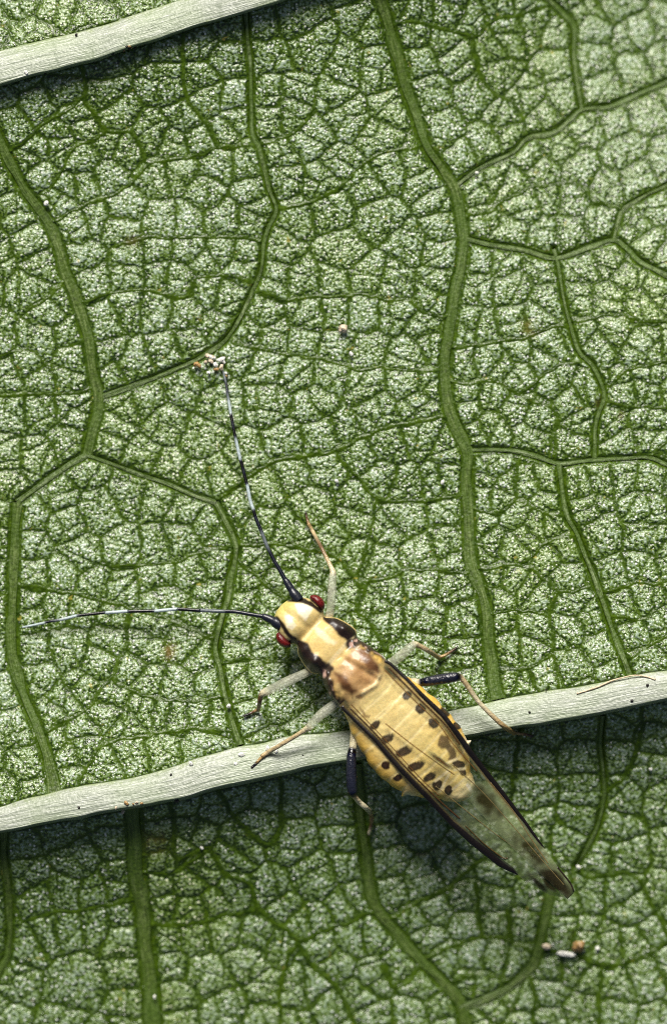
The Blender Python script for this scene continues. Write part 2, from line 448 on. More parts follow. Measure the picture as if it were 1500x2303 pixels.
def blade(x, y):
    """smooth lie of the leaf blade, px: high along the side veins, sagging between them"""
    x = np.asarray(x, float); y = np.asarray(y, float)
    d0 = y - sec_y(0, x); d1 = y - sec_y(1, x)
    low = -190 + 190 * np.exp(-np.maximum(d0, 0) / 190) - .05 * np.maximum(d0 - 250, 0)
    midz = -80 + 80 * np.exp(-np.maximum(d1, 0) / 150) + 80 * np.exp(np.minimum(d0, 0) / 420) - 95 * np.exp(-1600 / 420) * 0
    top = -60 + 60 * np.exp(np.minimum(d1, 0) / 150)
    z = np.where(d0 > 0, low, np.where(d1 > 0, np.minimum(midz, 6), top))
    z = z - 190 * sstep(780, 1620, x) * sstep(720, -160, y)
    z = z + 10 * vnoise(x, y, 420, 5) + 5 * vnoise(x, y, 190, 6)
    return z

# ------------------------------------------------------------------ the leaf: blade relief
def axis(lo, hi, step):
    a = [np.arange(lo, hi + .1, step)]
    g = hi + 7 * np.arange(1, 46); h = lo - 7 * np.arange(1, 46)
    o, s = [], 9.0
    e = g[-1]
    while len(o) < 22: s *= 1.2; e += s; o.append(e)
    o2, s = [], 9.0
    e = h[-1]
    while len(o2) < 22: s *= 1.2; e -= s; o2.append(e)
    return np.sort(np.concatenate([a[0], g, h, o, o2]))

def build_blade():
    xs = axis(-14, W + 14, 2.2); ys = axis(-14, H + 14, 2.2)
    X, Y = np.meshgrid(xs, ys)
    wx = X + 6 * vnoise(X, Y, 62, 1) + 3.4 * vnoise(X, Y, 23, 2) + 1.7 * vnoise(X, Y, 11, 12)
    wy = Y + 6 * vnoise(X, Y, 62, 3) + 3.4 * vnoise(X, Y, 23, 4) + 1.7 * vnoise(X, Y, 11, 14)
    # seed points of the areoles: mirrored pairs keep a cell wall on every traced vein
    LO, HIX, HIY = -420, W + 420, H + 420
    lines = [(w, smooth_path(p, 10)) for w, p in TER + THIN]
    allp = np.vstack([l for _, l in lines]); own = np.concatenate([np.full(len(l), i) for i, (_, l) in enumerate(lines)])
    seeds = []
    for i, (w, l) in enumerate(lines):
        seg = np.linalg.norm(np.diff(l, axis=0), axis=1); s = np.concatenate([[0], np.cumsum(seg)])
        q = random.uniform(20, 50)
        while q < s[-1]:
            c = np.array([np.interp(q, s, l[:, 0]), np.interp(q, s, l[:, 1])])
            c2 = np.array([np.interp(q + 3, s, l[:, 0]), np.interp(q + 3, s, l[:, 1])])
            t = (c2 - c); t /= np.linalg.norm(t) + 1e-9
            n = np.array([-t[1], t[0]]); off = random.uniform(28, 36) + w * .3
            for sg in (-1, 1):
                p = c + n * off * sg
                d = np.hypot(*(allp - p).T)
                if d[own != i].min(initial=1e9) > 19: seeds.append(p)
            q += random.uniform(58, 92)
    keep = []
    for p in seeds:
        if not keep or np.hypot(*(np.array(keep) - p).T).min() > 26: keep.append(p)
    traced = len(keep)
    tries = 0
    while tries < 14000:
        tries += 1
        p = np.array([random.uniform(LO, HIX), random.uniform(LO, HIY)])
        if np.hypot(*(allp - p).T).min() < 44: continue
        dd = np.array(keep) - p; dd[:, 0] *= .9; dd[:, 1] *= 1.12
        if np.hypot(*dd.T).min() < 72: continue
        keep.append(p)
    S1 = np.array(keep)
    # fine seeds, each belonging to the areole it lies in
    f = []
    cell = {}
    for _ in range(60000):
        p = (random.uniform(LO, HIX), random.uniform(LO, HIY)); k = (int(p[0] // 40), int(p[1] // 40)); r = random.choice((34, 40, 50))
        if any(math.hypot(p[0] - q[0], p[1] - q[1]) < r for a in (-1, 0, 1) for b in (-1, 0, 1) for q in cell.get((k[0] + a, k[1] + b), ())): continue
        cell.setdefault(k, []).append(p); f.append(p)
    S2 = np.array(f)
    own2 = np.array([np.argmin(np.hypot(*(S1 - p).T)) for p in S2])

    n, m = X.shape
    e1 = np.full((n, m), 40.0); e2 = np.full((n, m), 40.0); id2 = np.zeros((n, m), np.int64)
    T = 48
    for a in range(0, n, T):
        for b in range(0, m, T):
            px = wx[a:a + T, b:b + T]; py = wy[a:a + T, b:b + T]
            x0, x1, y0, y1 = px.min(), px.max(), py.min(), py.max()
            if x1 < LO or x0 > HIX or y1 < LO or y0 > HIY: continue
            for Sx, lev in ((S1, 1), (S2, 2)):
                R = 150 if lev == 1 else 110
                sel = np.where((Sx[:, 0] > x0 - R) & (Sx[:, 0] < x1 + R) & (Sx[:, 1] > y0 - R) & (Sx[:, 1] < y1 + R))[0]
                if len(sel) < 3: continue
                D = (px[..., None] - Sx[sel, 0]) ** 2 + (py[..., None] - Sx[sel, 1]) ** 2
                if lev == 1:
                    i1 = np.argmin(D, -1); c1 = sel[i1]
                    d1 = np.take_along_axis(D, i1[..., None], -1)
                    sep = np.hypot(Sx[sel, 0][None] - Sx[sel, 0][:, None], Sx[sel, 1][None] - Sx[sel, 1][:, None])[i1]
                    E = (D - d1) / (2 * np.maximum(sep, 1e-3)); E[sep < 1e-6] = 1e9
                    e1[a:a + T, b:b + T] = E.min(-1)
                else:
                    D = np.where(own2[sel][None, None] == c1[..., None], D, 1e9)
                    i2 = np.argmin(D, -1)
                    d1 = np.take_along_axis(D, i2[..., None], -1)
                    sep = np.hypot(Sx[sel, 0][None] - Sx[sel, 0][:, None], Sx[sel, 1][None] - Sx[sel, 1][:, None])[i2]
                    E = (D - d1) / (2 * np.maximum(sep, 1e-3)); E[sep < 1e-6] = 1e9
                    e2[a:a + T, b:b + T] = np.where(d1[..., 0] < 1e8, np.minimum(E.min(-1), 60), 60)
                    id2[a:a + T, b:b + T] = np.where(d1[..., 0] < 1e8, sel[i2], c1)
    # distance to traced veinlets (in the same warped space) and to the big ridges
    def field(lines, PX, PY, R):
        d = np.full(PX.shape, 200.0); wd = np.full(PX.shape, 9.0)
        for w, l in lines:
            for k in range(0, len(l) - 1):
                p, q = l[k], l[k + 1]
                i0, i1 = np.searchsorted(ys, [min(p[1], q[1]) - R, max(p[1], q[1]) + R])
                j0, j1 = np.searchsorted(xs, [min(p[0], q[0]) - R, max(p[0], q[0]) + R])
                if i1 <= i0 or j1 <= j0: continue
                g = seg_dist(PX[i0:i1, j0:j1], PY[i0:i1, j0:j1], p, q)
                cur = d[i0:i1, j0:j1]; bt = g < cur
                cur[bt] = g[bt]; wd[i0:i1, j0:j1][bt] = w
        return d, wd
    dth, wth = field([(w, smooth_path(p, 14)) for w, p in THIN], wx, wy, 34)
    dte, wte = field([(w, smooth_path(p, 12)) for w, p in TER], X, Y, 62)
    edge = np.maximum(dte - wte * .5, 0)
    for k in (0, 1):
        edge = np.minimum(edge, np.maximum(np.abs(Y - sec_y(k, X)) * .97 - sec_w(k, X) * .5, 0))
    fade = np.minimum(sstep(LO, -250, X) * sstep(HIX, W + 250, X), sstep(LO, -250, Y) * sstep(HIY, H + 250, Y))
    e1 = np.where(e1 > 0, e1, 0); E1 = np.minimum(e1, edge)
    thinv = np.exp(-(dth / (wth * .50)) ** 2)
    rnd = _hash(id2, id2 * 0 + 3, 9)
    amp = .65 + .5 * vnoise(X, Y, 130, 8)
    dome = 6.0 * (1 - np.exp(-E1 / 12)) + 2.6 * np.clip(amp, .2, 1.2) * (1 - np.exp(-np.minimum(e2, E1 + 3) / 8)) + 1.2 * (rnd - .5) * sstep(2, 12, np.minimum(E1, e2))
    ridge = 2.2 * np.exp(-(e1 / 3.0) ** 2) + .34 * wth * thinv
    grain = .55 * vnoise(X, Y, 9, 21) + .45 * vnoise(X, Y, 5.2, 22)
    z = blade(X, Y) + fade * (dome + ridge - 7.5) + grain * .7 * sstep(1, 7, E1) * fade
    vein = np.maximum(np.exp(-(E1 / 3.9) ** 2), .80 * np.clip(amp + .2, .3, 1) * np.exp(-(e2 / 2.9) ** 2))
    vein = np.maximum(vein, sstep(wth * .85, wth * .3, dth)) * fade
    tone = (rnd - .5) * 1.0 + .5 * vnoise(X, Y, 260, 31) + .3 * vnoise(X, Y, 90, 32)
    core = (1 - np.exp(-E1 / 7.5)) * (1 - .75 * np.clip(amp, .2, 1) * np.exp(-np.minimum(e2, 60) / 5.5)) * (1 - thinv)
    core = core * fade + .6 * (1 - fade)
    stain = np.zeros_like(X)
    for sx_, sy_, sr, sk in ((383, 1465, 15, .8), (1190, 735, 18, .45), (350, 1892, 26, .4), (1345, 905, 12, .3), (300, 540, 16, .35), (1395, 935, 10, .3)):
        stain = np.maximum(stain, sk * np.exp(-((X - sx_) ** 2 + (Y - sy_) ** 2) / sr ** 2) * (.7 + .5 * vnoise(X, Y, 9, 55)))
    # the blade dips under the ridges that lie on it
    under = sstep(wte * .42, wte * .15, dte)
    for k in (0, 1): under = np.maximum(under, sstep(sec_w(k, X) * .40, sec_w(k, X) * .2, np.abs(Y - sec_y(k, X))))
    z = z - 8 * under
    P = world_xyz(X, Y, z)
    o = mesh_obj('blade', P, grid_faces(n, m)[:, ::-1], M_LAM, leaf, attrs={'vein': vein, 'tone': tone, 'core': core, 'stain': np.clip(stain, 0, 1)})
    return o

def rib_profile(a): return (.55 * sstep(-.05, .35, a) + .45 * sstep(.1, .85, a)) * (1 - sstep(.92, 1.0, a))

def ridge_strip(name, path, widths, height, mat, power=2.0, lift=0.0, across=13, skew=0.0, wob=0.0, seed=1):
    """a vein: a rounded ridge swept along a path that lies on the blade"""
    L = np.asarray(path); wv = np.asarray(widths)
    tan = np.gradient(L, axis=0); tan /= np.linalg.norm(tan, axis=1)[:, None]
    nor = np.stack([-tan[:, 1], tan[:, 0]], 1)
    s = np.concatenate([[0], np.cumsum(np.linalg.norm(np.diff(L, axis=0), axis=1))])
    u = np.linspace(-1, 1, across)
    lw = wv * (.54 + wob * vnoise(s, s * 0, 55, seed)); rw = wv * (.54 + wob * vnoise(s, s * 0, 48, seed + 1))
    off = np.where(u[None] < 0, u[None] * lw[:, None], u[None] * rw[:, None])
    PX = L[:, :1] + nor[:, :1] * off; PY = L[:, 1:] + nor[:, 1:] * off
    prof = (1 - np.abs(u) ** power)
    if skew:   # a broad flank towards the blade above, a steep lip below
        a = (u + 1) / 2; prof = rib_profile(a)
    cz = blade(L[:, 0], L[:, 1])[:, None]
    bz = blade(PX, PY)
    if skew:   # the rib's own back stays level; only its lower lip drops to the blade
        k_ = np.where(u < 0, .5 * np.abs(u), sstep(.80, 1.0, u))[None]
        bz = cz * (1 - k_) + bz * k_
    st = vnoise(off + 3 * vnoise(s[:, None] + off * 0, off * 0, 60, seed + 5), np.broadcast_to(s[:, None] / 16, off.shape), 4.2, seed + 3)
    Z = bz + height * (wv[:, None] / np.median(wv)).clip(.3, 1.3) * prof[None] + lift - 5.0 * (np.abs(u)[None] > .99) + st * (.4 if skew else .7) * (1 - np.abs(u)[None] ** 4)
    uv = np.stack([np.broadcast_to(s[:, None] / 100, PX.shape), np.broadcast_to(u[None] * .5, PX.shape)], -1)
    V = world_xyz(PX, PY, Z)
    F = grid_faces(len(L), across)
    return mesh_obj(name, V, F, mat, leaf, uv=uv)

leaf = empty('leaf', 'underside of a green leaf with two pale raised side veins and a net of cells', 'leaf')
build_blade()
for k, S in enumerate(SEC):
    p = smooth_path(S, 5)
    o = ridge_strip('side_vein', p[:, :2], p[:, 2], 16, M_SEC, 3.4, -5, 61, .1, .03, 40 + k * 7)
for k, (w, pts) in enumerate(TER):
    p = smooth_path(pts, 4)
    s = np.linspace(0, 1, len(p))
    Ls = np.concatenate([[0], np.cumsum(np.linalg.norm(np.diff(p, axis=0), axis=1))])
    wv = w * (.80 if w > 18 else .64) * (1 + .10 * np.sin(s * 9 + k))
    sink = np.zeros(len(p))
    for end, de in ((p[0], Ls), (p[-1], Ls[-1] - Ls)):
        on_sec = min(abs(end[1] - float(sec_y(q, end[0]))) for q in (0, 1)) < 55
        on_ter = min(np.hypot(*(smooth_path(o_, 8) - end).T).min() for j, (_, o_) in enumerate(TER) if j != k) < 22
        if on_sec: wv = wv * (1 + .75 * np.exp(-de / 16))
        elif on_ter: wv = wv * (1 + .25 * np.exp(-de / 14))
        else: wv = wv * (.2 + .8 * sstep(0, 70, de)); sink += 4 * sstep(40, 0, de)
    ridge_strip('cross_vein', p, wv, .03 * w + .4, M_TER if w > 18 else M_FINE, 2.0, -5.5 - sink[:, None], 15, 0, .2, 100 + 9 * k)

def ground(px, py):
    """top of the leaf at a photo pixel, px"""
    z = float(blade(px, py)) + 3
    for k in (0, 1):
        u = (py - float(sec_y(k, px))) / (float(sec_w(k, px)) * .54)
        if abs(u) < 1: z = float(blade(px, sec_y(k, px))) - 5 + 16 * float(rib_profile((u + 1) / 2)) + 1
    return z

# ------------------------------------------------------------------ the insect
AO = np.array([674.0, 1396.0]); AU = np.array([.6964, .7177]); AV = np.array([.7177, -.6964])
def st2px(s, t): return AO[0] + s * AU[0] + t * AV[0], AO[1] + s * AU[1] + t * AV[1]
def srgb(r, g, b):
    c = np.array([r, g, b]) / 255.0
    return np.where(c <= .04045, c / 12.92, ((c + .055) / 1.055) ** 2.4)

bug = empty('barklouse', 'yellow winged insect with banded antennae and red eyes resting on the leaf', 'insect',
            tuple(world_xyz(820, 1560, ground(820, 1560))))
bug_inv = -Vector(bug.location)
def on_bug(o):
    """keep a part's world place under the insect"""
    o.parent = bug; o.matrix_parent_inverse.identity(); o.location = bug_inv; return o

# s, half width, centre t, top z, bottom z
PROF = np.array([
    (-54, 3, -5, 50, 44), (-52, 17, -5, 62, 32), (-47, 31, -4, 72, 25), (-38, 41, -3, 81, 21), (-24, 49, -1, 88, 18), (-8, 56, 0, 92, 18), (8, 58, 0, 92, 20),
    (20, 55, 1, 87, 24), (28, 47, 1, 80, 30), (33, 43, 2, 77, 34), (40, 49, 3, 84, 32), (52, 60, 4, 92, 30), (70, 66, 5, 95, 27), (90, 70, 6, 96, 25),
    (104, 70, 7, 94, 25), (114, 61, 7, 91, 28), (121, 58, 7, 88, 30), (130, 62, 6, 96, 30), (146, 68, 5, 101, 28), (165, 72, 4, 105, 26), (190, 74, 4, 105, 25),
    (210, 75, 3, 101, 24), (222, 76, 2, 96, 23), (238, 80, 0, 92, 21), (262, 89, -3, 91, 18), (300, 97, -5, 93, 14), (345, 104, -8, 94, 10), (385, 104, -9, 92, 6),
    (420, 100, -8, 87, 2), (450, 90, -6, 80, 0), (475, 74, -5, 72, 0), (495, 56, -5, 65, 2), (512, 44, -6, 59, 4), (528, 37, -4, 52, 8), (541, 28, -1, 45, 14),
    (548, 16, 0, 38, 20), (551, 3, 0, 32, 27)], float)

def prof(s):
    p = PROF
    # smooth the table a little
    k = np.array([-6, -3, 0, 3, 6.]); wt = np.array([1, 3, 4, 3, 1.]) / 12
    out = []
    for c in range(1, 5):
        out.append(sum(w * np.interp(np.clip(s + d, p[0, 0], p[-1, 0]), p[:, 0], p[:, c]) for d, w in zip(k, wt)))
    e = np.minimum(1, np.minimum(s - p[0, 0] + .4, p[-1, 0] - s + .4) / 5)
    out[0] = np.where(e < 1, np.interp(s, p[:, 0], p[:, 1]), out[0])
    return out

def build_body():
    NS, NT_ = 330, 140
    s = np.concatenate([[-54, -53.6, -53, -52], np.linspace(-51, 549, NS), [550, 550.6, 551]])
    Wd, tc, zt, zb = prof(s)
    th = np.linspace(0, 2 * np.pi, NT_, endpoint=False)
    ct, sn = np.cos(th), np.sin(th)
    pw = .74
    t = tc[:, None] + Wd[:, None] * np.sign(ct) * np.abs(ct) ** pw
    zc = (zt * .42 + zb * .58)[:, None]
    z = np.where(sn > 0, zc + (zt[:, None] - zc) * np.abs(sn) ** .82, zc - (zc - zb[:, None]) * np.abs(sn))
    S = np.broadcast_to(s[:, None], t.shape)
    px, py = st2px(S, t)
    up = sstep(-.1, .35, np.broadcast_to(sn[None], t.shape))
    up2 = sstep(-.75, -.35, np.broadcast_to(sn[None], t.shape))
    # relief: pronotal knobs, mesothoracic lobes, scutellum fold, segment rings of the abdomen
    def gb(cx, cy, r): return np.exp(-((px - cx) ** 2 + (py - cy) ** 2) / r ** 2)
    z = z + up * (13 * gb(774, 1411, 15) + 13 * gb(707, 1489, 15) + 5 * gb(750, 1394, 13) + 5 * gb(679, 1463, 14))
    z = z + up * (6 * gb(836, 1486, 22) + 6 * gb(778, 1538, 22) + 4 * gb(792, 1490, 30) - 5 * np.exp(-(path_dist(px, py, [(770, 1480), (850, 1530)]) / 7) ** 2))
    z = z + up * (5 * np.exp(-(path_dist(px, py, [(815, 1558), (845, 1540), (853, 1520)]) / 5) ** 2))
    z = z + up * (4 * gb(685, 1374, 15) + 3 * gb(652, 1401, 13) - 3 * np.exp(-(path_dist(px, py, [(640, 1372), (690, 1410)]) / 6) ** 2))
    rings = np.array([243, 276, 318, 360, 400, 437, 468, 492, 511, 527])
    g = np.zeros_like(t)
    for q in rings: g += np.exp(-((S - q - 5 * np.cos((t - tc[:, None]) / 40)) / 3.2) ** 2)
    z = z - up * .6 * g
    side = (1 - np.abs(sn))[None] ** 2
    bulge = np.where(S > 236, np.abs(np.sin((np.interp(S, rings, np.arange(len(rings)))) * np.pi)), 0) * np.clip((S - 236) / 40, 0, 1)
    t = t + np.sign(ct)[None] * side * bulge * 1.8
    t = t + np.sign(ct)[None] * side * 1.6 * vnoise(S, t * .2, 14, 71) * sstep(225, 260, S)
    # small pale side points of the abdomen
    for sq, sgn in ((443, -1), (462, 1)):
        t = t + sgn * (np.sign(ct)[None] == sgn) * side ** 2 * 12 * np.exp(-((S - sq) / 4.5) ** 2)
    px, py = st2px(S, t)
    z = z + .9 * vnoise(px, py, 11, 72) * sstep(120, 140, S)
    for pts in ([(800, 1446), (828, 1455), (849, 1465), (869, 1480), (880, 1498)], [(728, 1515), (738, 1540), (748, 1562), (760, 1578)]):
        z = z + up * sstep(14, 5, path_dist(px, py, pts)) * (4 + 4 * vnoise(px, py, 9, 74))
    # ---- pigment, with a few painted highlights
    C = np.empty(t.shape + (3,)); C[:] = srgb(214, 192, 128)
    def mixin(mask, col):
        nonlocal C
        C = C * (1 - mask[..., None]) + np.asarray(col) * mask[..., None]
    mixin(sstep(22, 40, S), srgb(216, 190, 124))
    mixin(sstep(112, 140, S), srgb(202, 172, 116))
    mixin(sstep(205, 245, S), srgb(218, 196, 130))
    mixin(sstep(330, 430, S) * .7, srgb(220, 192, 108))
    lat = sstep(.62, .98, np.abs(t - tc[:, None]) / np.maximum(Wd[:, None], 1))
    mixin(lat * sstep(225, 260, S) * .8, srgb(228, 180, 66))
    mixin(lat * sstep(110, 150, S) * sstep(250, 220, S) * .8, srgb(230, 190, 84))
    mixin(sstep(505, 535, S) * .85, srgb(240, 224, 172))
    mixin(.22 * sstep(.1, .8, vnoise(px, py, 34, 73)), srgb(210, 172, 90))
    mixin(up * .4 * np.clip(g, 0, 1) * sstep(540, 500, S), srgb(246, 230, 176))
    # head
    mixin(sstep(-25, -48, S) * .6, srgb(196, 188, 100))
    mixin(up * sstep(3, -3, poly_sdf(px, py, [(663, 1358), (682, 1355), (706, 1366), (688, 1396), (670, 1379)])), srgb(246, 236, 204))  # both cream head patches: marking with its bright reflection painted in
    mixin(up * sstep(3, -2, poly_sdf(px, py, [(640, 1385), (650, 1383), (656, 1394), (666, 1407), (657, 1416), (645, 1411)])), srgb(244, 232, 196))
    def stroke(pts, w, col, k=1.0, jag=0.0, mask=None):
        d = path_dist(px, py, pts) + jag * vnoise(px, py, 9, 77)
        mixin((up if mask is None else mask) * k * sstep(w * .75, w * .3, d), col)
    BR = srgb(34, 22, 12)
    stroke([(650, 1348), (670, 1350), (684, 1351), (697, 1357), (714, 1369), (721, 1375)], 10, BR, 1, 1.2, up2)
    stroke([(622, 1390), (635, 1405), (648, 1426), (662, 1438), (650, 1448)], 10, BR, 1, 1.2, up2)
    stroke([(641, 1372), (661, 1388), (676, 1402)], 4, srgb(178, 164, 92), .7, .8)
    stroke([(722, 1385), (712, 1402), (690, 1432), (672, 1452)], 6, srgb(232, 214, 158), .8)
    # pronotum
    for poly in ([(726, 1370), (750, 1364), (784, 1384), (810, 1408), (810, 1428), (782, 1440), (760, 1426), (745, 1408), (726, 1393)],
                 [(646, 1456), (672, 1440), (692, 1448), (700, 1466), (713, 1472), (732, 1490), (728, 1516), (704, 1526), (680, 1514), (658, 1488)]):
        rim = sstep(.985, .955, np.abs(t - tc[:, None]) / np.maximum(Wd[:, None], 1))
        mixin(up2 * rim * sstep(3.5, -2.5, poly_sdf(px, py, poly) + 2 * vnoise(px, py, 10, 78)), srgb(36, 24, 18))
    mixin(up * sstep(4, -3, poly_sdf(px, py, [(706, 1412), (716, 1410), (745, 1437), (757, 1445), (752, 1450), (735, 1444), (716, 1430)])) * .8, srgb(242, 226, 184))
    stroke([(803, 1432), (780, 1447), (752, 1478), (730, 1505)], 9, srgb(238, 220, 168), .75)
    # mesothorax
    mixin(up * .6 * sstep(10, -12, poly_sdf(px, py, [(800, 1455), (850, 1500), (850, 1535), (800, 1560), (760, 1530), (765, 1490)])), srgb(168, 124, 82))
    mixin(up * .9 * sstep(5, -6, 3 * vnoise(px, py, 12, 75) + poly_sdf(px, py, [(804, 1460), (820, 1460), (857, 1500), (850, 1515), (830, 1506), (808, 1482)])), srgb(78, 44, 26))
    mixin(up * .92 * sstep(5, -6, 3 * vnoise(px, py, 12, 75) + poly_sdf(px, py, [(750, 1512), (771, 1516), (803, 1553), (793, 1568), (768, 1550)])), srgb(74, 38, 14))
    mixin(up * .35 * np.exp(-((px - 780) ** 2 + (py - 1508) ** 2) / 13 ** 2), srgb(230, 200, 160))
    mixin(up * .45 * sstep(-.1, .7, vnoise(px, py, 15, 76)) * sstep(125, 140, S) * sstep(225, 205, S), srgb(140, 98, 58))
    mixin(up * sstep(9, 5, np.hypot((px - 808) * .8, (py - 1567) * 1.5)) * .8, srgb(110, 70, 36))
    stroke([(815, 1560), (845, 1541), (853, 1522)], 6, srgb(248, 226, 170), .85)
    stroke([(826, 1568), (857, 1548), (868, 1530)], 4, srgb(240, 212, 140), .6)
    for pts in ([(792, 1449), (814, 1439), (828, 1453), (849, 1463), (869, 1477), (876, 1494), (893, 1513)],
                [(736, 1505), (722, 1526), (738, 1542), (746, 1564), (757, 1578), (775, 1588)]):
        stroke(pts, 24, srgb(38, 26, 24), .97, 4.5, up2)
        d = path_dist(px, py, pts)
        mixin(up2 * sstep(9, 4, d) * sstep(.2, .6, vnoise(px, py, 10, 79)) * .85, srgb(206, 168, 150))
    # abdomen: paired spots
    for cx, cy, a, b, r in ((915, 1564, 11, 8, -30), (945, 1594, 11, 10, 20), (975, 1627, 12, 9.5, 40), (844, 1631, 13, 7.5, -42), (871, 1661, 13.5, 9, -28),
                            (908, 1691, 20, 10, -22), (935, 1723, 19, 9.5, -18), (967, 1747, 15, 8, -30), (984, 1766, 11, 10, -35), (1008, 1777, 8, 12, 20),
                            (867, 1721, 9.5, 9, 0), (894, 1750, 9.5, 7, -20), (1000, 1601, 11, 8, 40), (1027, 1632, 9, 7.5, 45), (1040, 1735, 11, 6, 60), (1031, 1719, 14, 8, 10)):
        c_, s_ = math.cos(math.radians(r)), math.sin(math.radians(r))
        dx, dy = px - cx, py - cy
        q = np.hypot((dx * c_ + dy * s_) / a, (-dx * s_ + dy * c_) / b) + .16 * vnoise(px, py, 7, 81)
        mixin(sstep(1.25, .95, q) * sstep(-.75, -.4, np.broadcast_to(sn[None], t.shape)), srgb(50, 32, 18))
        mixin(up * sstep(.6, .1, q) * .3, srgb(110, 82, 56))
    mixin(up * .9 * sstep(3, -2, poly_sdf(px, py, [(992, 1653), (1007, 1656), (1012, 1675), (1022, 1682), (1026, 1705), (1014, 1712), (1007, 1708), (1012, 1700), (1002, 1684), (992, 1683), (984, 1676), (988, 1662)]) + vnoise(px, py, 7, 83)), srgb(82, 60, 38))
    stroke([(810, 1592), (820, 1610), (829, 1612)], 5, srgb(110, 80, 50), .7, 1)
    stroke([(843, 1614), (868, 1592), (893, 1573)], 3.4, srgb(246, 226, 160), .8)
    for a_, b_ in (((1004, 1717), (1026, 1707)), ((1022, 1732), (1045, 1728)), ((1009, 1741), (991, 1777)), ((1006, 1735), (979, 1756)), ((1018, 1775), (1044, 1752))):
        stroke([a_, b_], 5.5, srgb(246, 228, 176), .8)
    stroke([(1052, 1766), (1064, 1784)], 8, srgb(252, 242, 222), .8)  # white highlight painted on the abdomen tip
    for cxy in ((922, 1783), (1054, 1668)):
        mixin(sstep(20, 8, np.hypot(px - cxy[0], py - cxy[1])) * side, srgb(246, 232, 204))
    V = world_xyz(px, py, z)
    n = len(s)
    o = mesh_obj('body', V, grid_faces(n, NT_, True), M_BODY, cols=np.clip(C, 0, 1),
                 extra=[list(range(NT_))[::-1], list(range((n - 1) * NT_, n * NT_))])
    return on_bug(o)
body = build_body()

def tube(name, pts, mat, sides=14, step=2.5, cap=True, flat=1.0):
    """pts rows: px, py, z, radius, r, g, b[, alpha] -> a smooth tapered limb"""
    P = smooth_path(np.array(pts, float), step)
    if name == 'antenna': P[:, 3] *= .95
    xyz = P[:, :3]
    tan = np.gradient(xyz, axis=0); tan /= np.linalg.norm(tan, axis=1)[:, None] + 1e-9
    side = np.stack([-tan[:, 1], tan[:, 0], 0 * tan[:, 0]], 1); side /= np.linalg.norm(side, axis=1)[:, None] + 1e-9
    upv = np.cross(side, tan); upv[upv[:, 2] < 0] *= -1
    th = np.linspace(0, 2 * np.pi, sides, endpoint=False)
    r = np.maximum(P[:, 3], .3)[:, None, None]
    ring = xyz[:, None] + r * (np.cos(th)[None, :, None] * side[:, None] + flat * np.sin(th)[None, :, None] * upv[:, None])
    V = world_xyz(ring[..., 0], ring[..., 1], ring[..., 2])
    C = np.clip(np.broadcast_to(P[:, None, 4:], (len(P), sides, P.shape[1] - 4)), 0, 1)
    n = len(P)
    return mesh_obj(name, V, grid_faces(n, sides, True), mat, cols=C.reshape(n * sides, -1),
                    extra=[list(range(sides))[::-1], list(range((n - 1) * sides, n * sides))])

def row(px, py, z, r, col, a=1.0): return (px, py, z, r, *col, a)
PALE, PALE2 = srgb(206, 208, 184), srgb(216, 206, 170)
TAN, AMBER, DK, BLUE = srgb(188, 168, 128), srgb(160, 132, 84), srgb(34, 26, 22), srgb(30, 32, 44)
BROWN = srgb(110, 84, 58)
def G(px, py, h=6): return ground(px, py) + h

def leg(rows, tarsus):
    o = on_bug(tube('leg', rows, M_LIMB))
    t = tube('tarsus', tarsus, M_LIMB, 10, 1.8)
    t.parent = o
    # short bristles along the leg
    P = smooth_path(np.array(rows, float), 2.5)
    hb = random.Random(int(rows[0][0]))
    V, F = [], []
    for _ in range(34):
        q = P[hb.randrange(len(P) // 4, len(P) - 2)]; a = hb.uniform(0, 2 * math.pi)
        n_ = np.array([math.cos(a), math.sin(a), hb.uniform(.1, .8)]); n_ /= np.linalg.norm(n_)
        b0 = q[:3] + n_ * q[3] * .9; tip = b0 + n_ * hb.uniform(4, 7); w_ = np.array([-n_[1], n_[0], 0]) * .45; w2 = np.array([0, 0, .45])
        k = len(V); V += [b0 + w_, b0 + w2, b0 - w_, tip]; F += [(k, k + 1, k + 3), (k + 1, k + 2, k + 3), (k + 2, k, k + 3)]
    V = np.array(V)
    br = mesh_obj('bristles', world_xyz(V[:, 0], V[:, 1], V[:, 2]), np.zeros((0, 4), int), M_LIMB, cols=np.tile(np.array([*BROWN, 1.]), (len(V), 1)), extra=[list(f_) for f_ in F])
    br.parent = o; br['kind'] = 'stuff'
    # two tiny claws
    e = np.array(tarsus[-1][:3]); d = e - np.array(tarsus[-2][:3]); d /= np.linalg.norm(d)
    n = np.array([-d[1], d[0], 0])
    for sg in (-1, 1):
        c = tube('claw', [row(*(e - d * 1), 1.1, DK), row(*(e + d * 2.5 + n * sg * 1.6), .8, DK), row(*(e + d * 4 + n * sg * 1.2 - np.array([0, 0, 2])), .35, DK)], M_LIMB, 6, 1.0)
        c.parent = o
    return o

